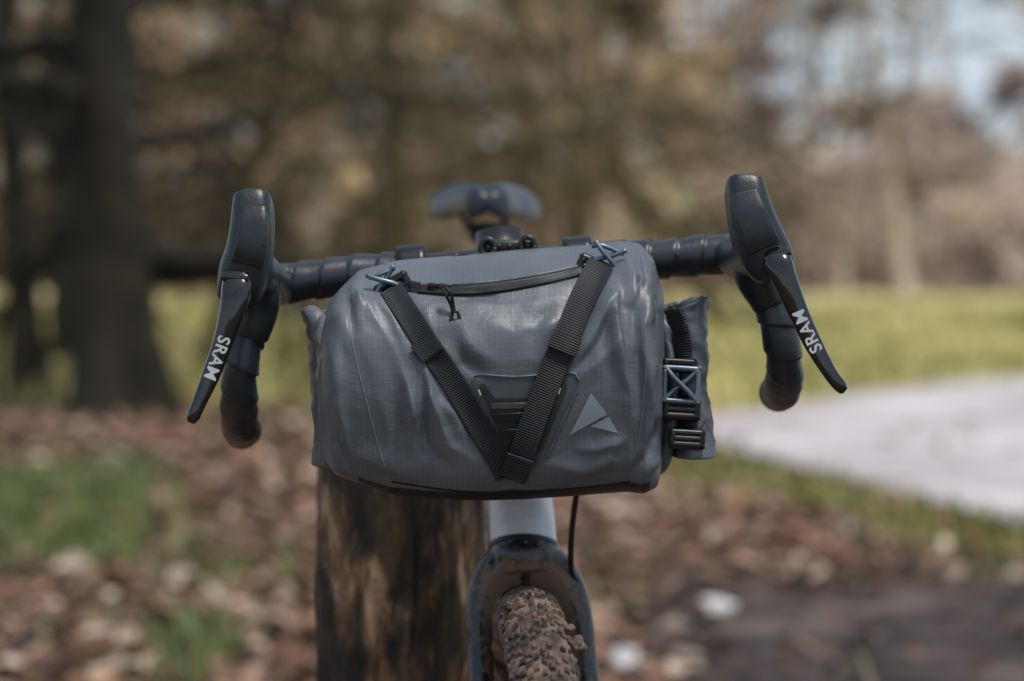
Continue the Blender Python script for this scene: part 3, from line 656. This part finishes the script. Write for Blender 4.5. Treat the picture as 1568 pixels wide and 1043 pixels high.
# ------------------------------------------------------------------ POST
pc=W(612,600,2.31); pr=0.0795; V=[];nz,na=260,200; ptop=0.86
for i in range(nz):
    z=-0.05+(ptop+0.05)*i/(nz-1)
    for j in range(na):
        a=2*math.pi*j/na
        r=pr*(1+0.02*(0.5-z))+0.0022*noise.noise(Vector((math.cos(a)*3,math.sin(a)*3,z*2)))+0.0034*noise.noise(Vector((math.cos(a)*9,math.sin(a)*9,z*6)))+0.0022*noise.noise(Vector((math.cos(a)*24,math.sin(a)*24,z*24)))
        if z>ptop-0.012: r-=(z-(ptop-0.012))*0.8
        V.append((pc.x+r*math.cos(a)+0.004*(z-0.6),pc.y+r*math.sin(a),z))
Fc=grid_faces(nz,na); V.append((pc.x,pc.y,ptop)); Fc+=[(len(V)-1,(nz-1)*na+j,(nz-1)*na+(j+1)%na) for j in range(na)]
def wood_mat():
    m,nt,b=new_mat('weathered_post_wood'); N=nt.nodes; L=nt.links
    tc=N.new('ShaderNodeTexCoord'); mp=N.new('ShaderNodeMapping'); mp.inputs['Scale'].default_value=(1,1,0.32); L.new(tc.outputs['Object'],mp.inputs[0])
    n=N.new('ShaderNodeTexNoise'); n.inputs['Scale'].default_value=40; n.inputs['Detail'].default_value=9; n.inputs['Roughness'].default_value=0.7; n.inputs['Distortion'].default_value=0.3; L.new(mp.outputs[0],n.inputs['Vector'])
    r=N.new('ShaderNodeValToRGB'); e=r.color_ramp.elements; e[0].position=0.38; e[0].color=(0.018,0.011,0.006,1); e[1].position=0.66; e[1].color=(0.52,0.35,0.20,1)
    x=e.new(0.52); x.color=(0.15,0.080,0.038,1); L.new(n.outputs[0],r.inputs[0])
    n2=N.new('ShaderNodeTexNoise'); n2.inputs['Scale'].default_value=19; n2.inputs['Detail'].default_value=6; mp2=N.new('ShaderNodeMapping'); mp2.inputs['Scale'].default_value=(1,1,0.5); L.new(tc.outputs['Object'],mp2.inputs[0]); L.new(mp2.outputs[0],n2.inputs['Vector'])
    r2=N.new('ShaderNodeValToRGB'); r2.color_ramp.elements[0].position=0.45; r2.color_ramp.elements[0].color=(0.14,0.145,0.09,1); r2.color_ramp.elements[1].position=0.58; r2.color_ramp.elements[1].color=(1,1,1,1); L.new(n2.outputs[0],r2.inputs[0])
    mx=N.new('ShaderNodeMix'); mx.data_type='RGBA'; mx.blend_type='MULTIPLY'; mx.inputs[0].default_value=1; L.new(r.outputs[0],mx.inputs[6]); L.new(r2.outputs[0],mx.inputs[7])
    L.new(mx.outputs[2],b.inputs['Base Color']); b.inputs['Roughness'].default_value=0.6
    bp=N.new('ShaderNodeBump'); bp.inputs['Strength'].default_value=1.0; bp.inputs['Distance'].default_value=0.005; L.new(n.outputs[0],bp.inputs['Height']); L.new(bp.outputs[0],b.inputs['Normal'])
    return m
mk('wooden_post',V,Fc,wood_mat())

# ------------------------------------------------------------------ GROUND
def path_near(x): return np.interp(x,[0.2,1.0,1.46,1.84,2.6,4,8],[13.4,12.7,10.45,8.67,6.6,4.0,0.0])
def path_far(x): return np.interp(x,[0.2,1.18,2.41,4.17,8,20],[13.5,14.8,17.3,19.7,24,36])
def sstep(a,b,x): t=np.clip((x-a)/(b-a),0,1); return t*t*(3-2*t)
def terr(x,y):
    return 0.013*np.clip(y-24,0,60)+ 0.075*np.clip(y-75,0,60)+0.02*np.clip(-x-6,0,40)*sstep(14,30,y)
xs=np.concatenate([np.linspace(-400,-60,12),np.linspace(-50,-13,20),np.arange(-12,12,0.14),np.linspace(12,50,20),np.linspace(60,400,12)])
ys=np.concatenate([np.linspace(-300,-10,12),np.arange(-8,3,0.5),np.arange(3,24,0.13),np.arange(24,60,0.6),np.linspace(62,200,40),np.linspace(210,500,8)])
def zones(x,y):
    n=noise.noise(Vector((x*0.9,y*0.45,0))); n2=noise.noise(Vector((x*2.3,y*1.2,7)))
    g=0.0
    g=max(g,float(sstep(14.6,16.6,y+n*1.6)))
    def blob(cx,cy,rx,ry,s=1): return s*max(0,1-((x-cx)/rx)**2-((y-cy)/ry)**2)
    p=blob(-2.0,9.2,0.85,3.0,1.2)+blob(-0.74,5.85,0.22,0.7)+blob(-0.85,7.2,0.28,0.6,.8)+blob(-1.45,8.0,0.5,0.8,.8)+blob(-3.2,7,1.2,2)
    if x>0.2:
        dn=float(path_near(x))-y
        p+=1.5*math.exp(-((dn-1.3)/1.4)**2)*(1 if dn>-0.3 else 0)*float(sstep(0.4,1.0,x))
    g=max(g,min(1,max(0,p*1.5+n2*1.0-0.15)))
    if y>40: g*=1-float(sstep(44,56,y+n*5))
    mud=float(sstep(8.0,6.8,y+n*0.8+n2*0.4))*float(sstep(0.1,0.6,x+n2*0.2))
    return g*(1-mud*0.9),mud
V=[];C=[]
for y in ys:
    for x in xs:
        g,mu=zones(x,y) if (abs(x)<50 and 0<y<90) else (0.0 if y>50 else 0.4,0)
        z=float(terr(x,y))+0.02*noise.noise(Vector((x*0.8,y*0.8,2)))*(1 if y<40 else 3)+ (0.012*noise.noise(Vector((x*4,y*4,2))) if y<24 else 0)
        V.append((x,y,z-0.02)); C.append((g,mu,1.0 if y<14.6 else 0.0))
nx=len(xs); Fc=[(j*nx+i,j*nx+i+1,(j+1)*nx+i+1,(j+1)*nx+i) for j in range(len(ys)-1) for i in range(nx-1)]
def ground_mat():
    m,nt,b=new_mat('ground_soil_grass'); N=nt.nodes; L=nt.links
    tc=N.new('ShaderNodeTexCoord'); a=N.new('ShaderNodeAttribute'); a.attribute_name='Col'; sp=N.new('ShaderNodeSeparateColor'); L.new(a.outputs['Color'],sp.inputs[0])
    def ramp(scale,c1,c2,c3,det=7):
        n=N.new('ShaderNodeTexNoise'); n.inputs['Scale'].default_value=scale; n.inputs['Detail'].default_value=det; L.new(tc.outputs['Object'],n.inputs['Vector'])
        r=N.new('ShaderNodeValToRGB'); e=r.color_ramp.elements; e[0].position=0.36;e[0].color=(*c1,1);e[1].position=0.64;e[1].color=(*c3,1); x=e.new(0.5); x.color=(*c2,1); L.new(n.outputs[0],r.inputs[0]); return r,n
    def mixn(f,a_,b_):
        q=N.new('ShaderNodeMix'); q.data_type='RGBA'; L.new(f,q.inputs[0]); L.new(a_,q.inputs[6]); L.new(b_,q.inputs[7]); return q.outputs[2]
    lit,n0=ramp(5,(0.045,0.027,0.018),(0.125,0.073,0.048),(0.20,0.13,0.09),9)
    gr,_=ramp(0.42,(0.19,0.18,0.055),(0.46,0.41,0.16),(0.70,0.62,0.34))
    moss,_=ramp(3.0,(0.035,0.045,0.012),(0.11,0.125,0.035),(0.21,0.21,0.07))
    mud,_=ramp(3,(0.020,0.016,0.015),(0.055,0.041,0.037),(0.12,0.092,0.084),9)
    g2=mixn(sp.outputs[2],gr.outputs[0],moss.outputs[0])
    m1=mixn(sp.outputs[0],lit.outputs[0],g2); m2=mixn(sp.outputs[1],m1,mud.outputs[0])
    L.new(m2,b.inputs['Base Color']); b.inputs['Roughness'].default_value=0.85
    b.inputs['Specular IOR Level'].default_value=0.2
    bp=N.new('ShaderNodeBump'); bp.inputs['Strength'].default_value=0.6; bp.inputs['Distance'].default_value=0.03; L.new(n0.outputs[0],bp.inputs['Height']); L.new(bp.outputs[0],b.inputs['Normal'])
    return m
mk('ground',V,Fc,ground_mat(),cols=np.array(C))
V=[];Fc=[];xx=np.concatenate([np.linspace(0.2,8,140),np.linspace(8.3,20,20)]); nyy=60
for i,x in enumerate(xx):
    a,b=float(path_near(x)),float(path_far(x)); a+=0.40*noise.noise(Vector((x*1.6,1,0)))+.20*noise.noise(Vector((x*6,1,0))); b+=0.5*noise.noise(Vector((x*1.3,5,0)))
    for j in range(nyy):
        y=a+(b-a)*j/(nyy-1); V.append((x,y,float(terr(x,y))+0.010+0.006*noise.noise(Vector((x*3,y*3,0)))))
Fc=[(i*nyy+j,(i+1)*nyy+j,(i+1)*nyy+j+1,i*nyy+j+1) for i in range(len(xx)-1) for j in range(nyy-1)]
mk('gravel_path',V,Fc,pbr('gravel',(0.36,0.32,0.325),(0.60,0.555,0.56),rough=0.85,nscale=0.9,bump=0.8,bscale=30))

def leafmesh():
    V=[];Fc=[];C=[]
    pal=[(0.26,0.135,0.075),(0.34,0.19,0.12),(0.19,0.095,0.055),(0.44,0.30,0.21),(0.10,0.056,0.038),(0.56,0.44,0.34),(0.045,0.028,0.021),(0.29,0.165,0.11)]
    N=22000; k=0
    while k<N:
        k+=1
        y=random.uniform(1,17) if random.random()<.8 else random.uniform(4,9); x=random.uniform(-0.30*y-0.6,0.30*y+0.6)
        g,mu=zones(x,y)
        if random.random()<g*0.88 or random.random()<mu*0.90: continue
        if x>0.25 and float(path_near(x))-0.05<y<float(path_far(x)) and random.random()<0.975: continue
        s=random.uniform(.026,.054)*(1.0 if y<9 else 1.2); a=random.uniform(0,6.28); tx,ty=random.gauss(0,.35),random.gauss(0,.35)
        c,s_=math.cos(a),math.sin(a); base=len(V); col=random.choice(pal); f=random.uniform(.6,1.2)*(0.5 if mu>.5 else 1)
        z0=float(terr(x,y))+random.uniform(0.0,0.03)
        for (p,q,h) in ((-1,0,0),(-.3,.5,.12),(.5,.38,.1),(1,0,0),(.5,-.38,.1),(-.3,-.5,.12),(0,0,-.05)):
            X_=p*s;Y_=q*s; V.append((x+X_*c-Y_*s_,y+X_*s_+Y_*c,z0+0.012+h*s+X_*tx+Y_*ty)); C.append(tuple(v*f for v in col))
        for i in range(6): Fc.append((base+6,base+i,base+(i+1)%6))
    mk('fallen_leaves',V,Fc,attr_mat('dry_leaves',0.6,spec=0.3),smooth=False,cols=np.array(C))
leafmesh()
def grassmesh():
    V=[];Fc=[];C=[]
    pal=[(0.26,0.26,0.07),(0.48,0.43,0.17),(0.19,0.20,0.06),(0.70,0.62,0.34),(0.40,0.37,0.13)]
    k=0
    while k<50000:
        k+=1
        y=random.uniform(5,14.5) if random.random()<.55 else random.uniform(14.5,40); x=random.uniform(-0.28*y-0.5,0.28*y+0.5)
        g,mu=zones(x,y)
        if random.random()>g: continue
        if x>0.25 and float(path_near(x))+0.1<y<float(path_far(x))-0.1: continue
        h=random.uniform(.04,.11)*(1 if y<15 else 1.7); wd=random.uniform(.004,.008)*(1 if y<15 else 2); a=random.uniform(0,6.28); lx,ly=random.gauss(0,.5)*h,random.gauss(0,.5)*h
        z=float(terr(x,y)); b=len(V); col=random.choice(pal); f=random.uniform(.7,1.2); 
        if y>14.5: f*=1+0.9*noise.noise(Vector((x*0.5,y*0.22,4)))
        col=tuple(c*f for c in col)
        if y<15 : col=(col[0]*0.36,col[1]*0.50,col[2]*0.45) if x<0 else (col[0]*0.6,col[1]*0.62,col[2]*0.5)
        c,s=math.cos(a)*wd,math.sin(a)*wd
        V+=[(x-c,y-s,z-.02),(x+c,y+s,z-.02),(x+c*.6+lx*.5,y+s*.6+ly*.5,z+h*.6),(x-c*.6+lx*.5,y-s*.6+ly*.5,z+h*.6),(x+lx,y+ly,z+h)]; C+=[col]*5
        Fc+=[(b,b+1,b+2,b+3),(b+3,b+2,b+4)]
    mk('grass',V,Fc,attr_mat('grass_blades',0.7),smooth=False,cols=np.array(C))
grassmesh()
M_stone=pbr('pale_limestone',(0.50,0.49,0.47),(0.70,0.69,0.67),rough=0.7,nscale=20,bump=0.4)
for (u,v,wd,h) in ((1090,938,.062,.024),(955,1026,.034,.034)):
    d=CAMH*F/(v-400); c=W(u,v,d); bm=bmesh.new(); bmesh.ops.create_icosphere(bm,subdivisions=4,radius=1)
    for q in bm.verts:
        k=1+0.35*noise.noise(q.co*1.6+Vector((u,0,0)))+.08*noise.noise(q.co*6); q.co=Vector((q.co.x*wd*k,q.co.y*wd*.8*k,q.co.z*h*k))
    me=bpy.data.meshes.new('stone'); bm.to_mesh(me); bm.free(); me.materials.append(M_stone); o=bpy.data.objects.new('stone',me); o.location=(c.x,c.y,h*0.6); scene.collection.objects.link(o)
    for p in me.polygons: p.use_smooth=True

# ------------------------------------------------------------------ TREES
def make_tree(name,u,d,h,r0,seed,mat,first=0.12,nb=16,droop=0.25,twig=(5,5,3),spread=0.45,leanx=0.0,br=(.25,.45),minr=0.004):
    rnd=random.Random(seed); V=[];Fc=[]
    base=np.array([(u-784)/F*d,d,0.0]); base[2]=float(terr(base[0],base[1]))-0.05
    def branch(p,dr,L,r,lev,r_end):
        ns=(14,7,5,4,3)[lev]; m=(14,7,5,3,3)[lev]; pts=[p.copy()]; dirs=[]
        dcur=dr/np.linalg.norm(dr)
        for i in range(ns):
            jit=(0.05,0.16,0.22,0.28,0.3)[lev]; dcur=dcur+np.array([rnd.gauss(0,jit),rnd.gauss(0,jit),rnd.gauss(0,jit*0.7)])
            if lev>=1: dcur[2]-=droop*0.12*(1 if lev==1 else 1.6)
            if lev==0: dcur=dcur*0.9+np.array([leanx*0.1,0,0.15])
            dcur/=np.linalg.norm(dcur); p=p+dcur*L/ns; pts.append(p.copy()); dirs.append(dcur.copy())
        dirs.append(dirs[-1]); b0=len(V)
        for i,(q,dd) in enumerate(zip(pts,dirs)):
            rr=r+(r_end-r)*(i/ns)
            if lev==0 and i==0: rr*=1.35
            up=np.array([0,0,1.0]) if abs(dd[2])<.9 else np.array([1.0,0,0]); n=np.cross(dd,up); n/=np.linalg.norm(n); b=np.cross(dd,n)
            for j in range(m):
                a=6.283*j/m; k=rr*(1+(0.18*math.sin(a*3+i)+rnd.uniform(-.06,.06) if lev<2 else 0)); V.append(q+k*(math.cos(a)*n+math.sin(a)*b))
        for i in range(ns):
            for j in range(m): Fc.append((b0+i*m+j,b0+i*m+(j+1)%m,b0+(i+1)*m+(j+1)%m,b0+(i+1)*m+j))
        if lev>=1+len(twig): return
        cnt=nb if lev==0 else twig[lev-1]
        for k in range(cnt):
            t=(first+(1-first)*((k+rnd.random())/cnt)**1.15) if lev==0 else rnd.uniform(.15,1)
            i=min(int(t*ns),ns-1); q=pts[i]+(pts[i+1]-pts[i])*(t*ns-i); dd=dirs[i]
            if lev==0:
                a=rnd.uniform(0,6.283); nd=np.array([math.cos(a),math.sin(a),rnd.uniform(-.15,.7)])
                LL=h*spread*(1-0.55*t)*rnd.uniform(.6,1.1); rb=(r+(r_end-r)*t)*rnd.uniform(*br)
            else:
                side=np.array([rnd.gauss(0,1),rnd.gauss(0,1),rnd.gauss(0,.8)]); side-=dd*side.dot(dd); side/=np.linalg.norm(side)+1e-6
                nd=dd*0.7+side*0.8; LL=L*rnd.uniform(.35,.65); rb=(r+(r_end-r)*t)*rnd.uniform(.4,.65)
            branch(q,nd,LL,max(rb,minr),lev+1,max(rb*0.3,minr*.7))
    branch(base,np.array([leanx,0,1.0]),h,r0,0,r0*0.15)
    return mk(name,V,Fc,mat)
M_barkd=pbr('bark_dark',(0.007,0.0055,0.003),(0.034,0.027,0.013),rough=0.9,nscale=5,bump=0.8,bscale=20)
M_bark=pbr('bark_brown',(0.05,0.036,0.021),(0.14,0.10,0.058),rough=0.9,nscale=4,bump=0.6,bscale=20)
M_moss=pbr('bark_mossy',(0.045,0.037,0.014),(0.13,0.10,0.04),rough=0.9,nscale=3,bump=0.6,bscale=20)
M_pale=pbr('bark_birch',(0.32,0.25,0.18),(0.62,0.51,0.40),rough=0.8,nscale=5)
make_tree('oak_tree',185,15,7.5,0.28,11,M_barkd,first=0.10,nb=26,droop=0.25,twig=(6,5,3),spread=0.42,minr=0.008,br=(.25,.5))
make_tree('oak_tree',45,18,7.5,0.14,12,M_barkd,first=0.10,nb=20,twig=(5,5,3),spread=0.4,minr=0.010)
make_tree('oak_tree',95,22,8,0.11,13,M_barkd,first=0.10,nb=18,twig=(5,5,2),spread=0.4,minr=0.012)
make_tree('oak_tree',300,21,8,0.08,14,M_moss,first=0.12,nb=16,twig=(6,4,2),spread=0.45,leanx=0.3,minr=0.012,br=(.4,.7))
make_tree('oak_tree',610,30,10,0.18,15,M_moss,first=0.10,nb=16,twig=(5,4),spread=0.55,droop=0.6,br=(.4,.65),minr=0.025)
make_tree('oak_tree',455,34,10,0.14,16,M_pale,first=0.2,nb=10,twig=(5,3),spread=0.4,leanx=0.25,minr=0.02)
make_tree('oak_tree',1110,34,11,0.12,17,M_moss,first=0.12,nb=18,twig=(5,4),spread=0.5,droop=0.5,br=(.5,.8),minr=0.025,leanx=-0.7)
make_tree('birch_tree',1385,46,11,0.15,18,M_pale,first=0.45,nb=8,twig=(4,3),spread=0.25,leanx=-0.15,minr=0.012)
make_tree('birch_tree',1290,50,11,0.10,19,M_pale,first=0.45,nb=8,twig=(4,3),spread=0.25,minr=0.012)
make_tree('oak_tree',850,40,11,0.13,20,M_bark,first=0.12,nb=16,twig=(5,4),spread=0.55,droop=0.5,br=(.5,.8),minr=0.025,leanx=0.35)

def woodland():
    V=[];Fc=[];C=[]
    rnd=random.Random(5)
    pal=[(0.76,0.56,0.37),(0.54,0.39,0.25),(0.30,0.21,0.12),(0.84,0.66,0.47),(0.05,0.038,0.022),(0.38,0.31,0.14),(0.60,0.43,0.28)]
    palr=[(0.66,0.50,0.41),(0.50,0.37,0.30),(0.78,0.61,0.51),(0.18,0.13,0.11),(0.58,0.44,0.36)]
    def tri(p,q,wd,col):
        b=len(V); dx=q-p; s=np.array([dx[2],rnd.uniform(-.3,.3),-dx[0]]); s/=np.linalg.norm(s)+1e-6; s*=wd/2
        V.extend([p-s,p+s,q+s*.4,q-s*.4]); C.extend([col]*4); Fc.append((b,b+1,b+2,b+3))
    for k in range(76):
        d=rnd.uniform(52,78); x=rnd.uniform(-.26,.26)*d; z0=float(terr(x,d)); r=rnd.uniform(.05,.2)*(0.6 if x>6 else 1); H=rnd.uniform(8,13); lean=rnd.gauss(0,.12)
        col=rnd.choice([(0.14,0.10,0.06),(0.03,0.024,0.015),(0.46,0.34,0.22)] if x<4 else [(0.20,0.15,0.12),(0.55,0.45,0.38),(0.14,0.10,0.08)])
        b=len(V); m=7
        for i in range(6):
            for j in range(m):
                a=6.283*j/m; rr=r*(1-i*.14); V.append(np.array([x+lean*H*i/5+rr*math.cos(a)+0.1*math.sin(i*1.7+k),d+rr*math.sin(a),z0-.1+H*i/5])); C.append(col)
        for i in range(5):
            for j in range(m): Fc.append((b+i*m+j,b+i*m+(j+1)%m,b+(i+1)*m+(j+1)%m,b+(i+1)*m+j))
    # gaps in the winter canopy: pixel centre and radii in the camera frame
    gaps=[(1265,120,75,60),(1330,90,60,50),(1420,60,70,55),(1500,30,90,45),(1210,140,40,35),(1450,120,45,30),(1380,15,80,30),(735,8,45,20)]
    n=0
    while n<520:
        d=rnd.uniform(50,74); x=rnd.uniform(-.25,.25)*d; z=rnd.uniform(0,9.5)+float(terr(x,d))
        u=784+x/d*F; v=400-(z-CAMH)/d*F
        n+=1
        if any(((u-a)/ra)**2+((v-b)/rb)**2<1.25 for a,b,ra,rb in gaps) and rnd.random()<0.95: continue
        if u>1120 and v<215 and rnd.random()<0.35: continue
        R_=rnd.uniform(.5,1.2)*(0.75 if u>1120 and v<230 else 1); col=rnd.choice(pal if u<1080 else palr); f0=rnd.uniform(.4,1.45)
        for k in range(95):
            p=np.array([rnd.gauss(0,.45)*R_+x,rnd.gauss(0,.5)*R_+d,rnd.gauss(0,.4)*R_+z]); a=rnd.uniform(0,6.283); L=rnd.uniform(.25,.7)
            q=p+np.array([math.cos(a)*L,rnd.uniform(-.3,.3),abs(math.sin(a))*L*rnd.choice((1,1,-.6))]); f=f0*rnd.uniform(.7,1.25)
            tri(p,q,rnd.uniform(.04,.12),tuple(min(.85,c*f) for c in col))
    mk('distant_trees',V,Fc,attr_mat('winter_twigs',0.85),smooth=False,cols=np.array(C))
woodland()
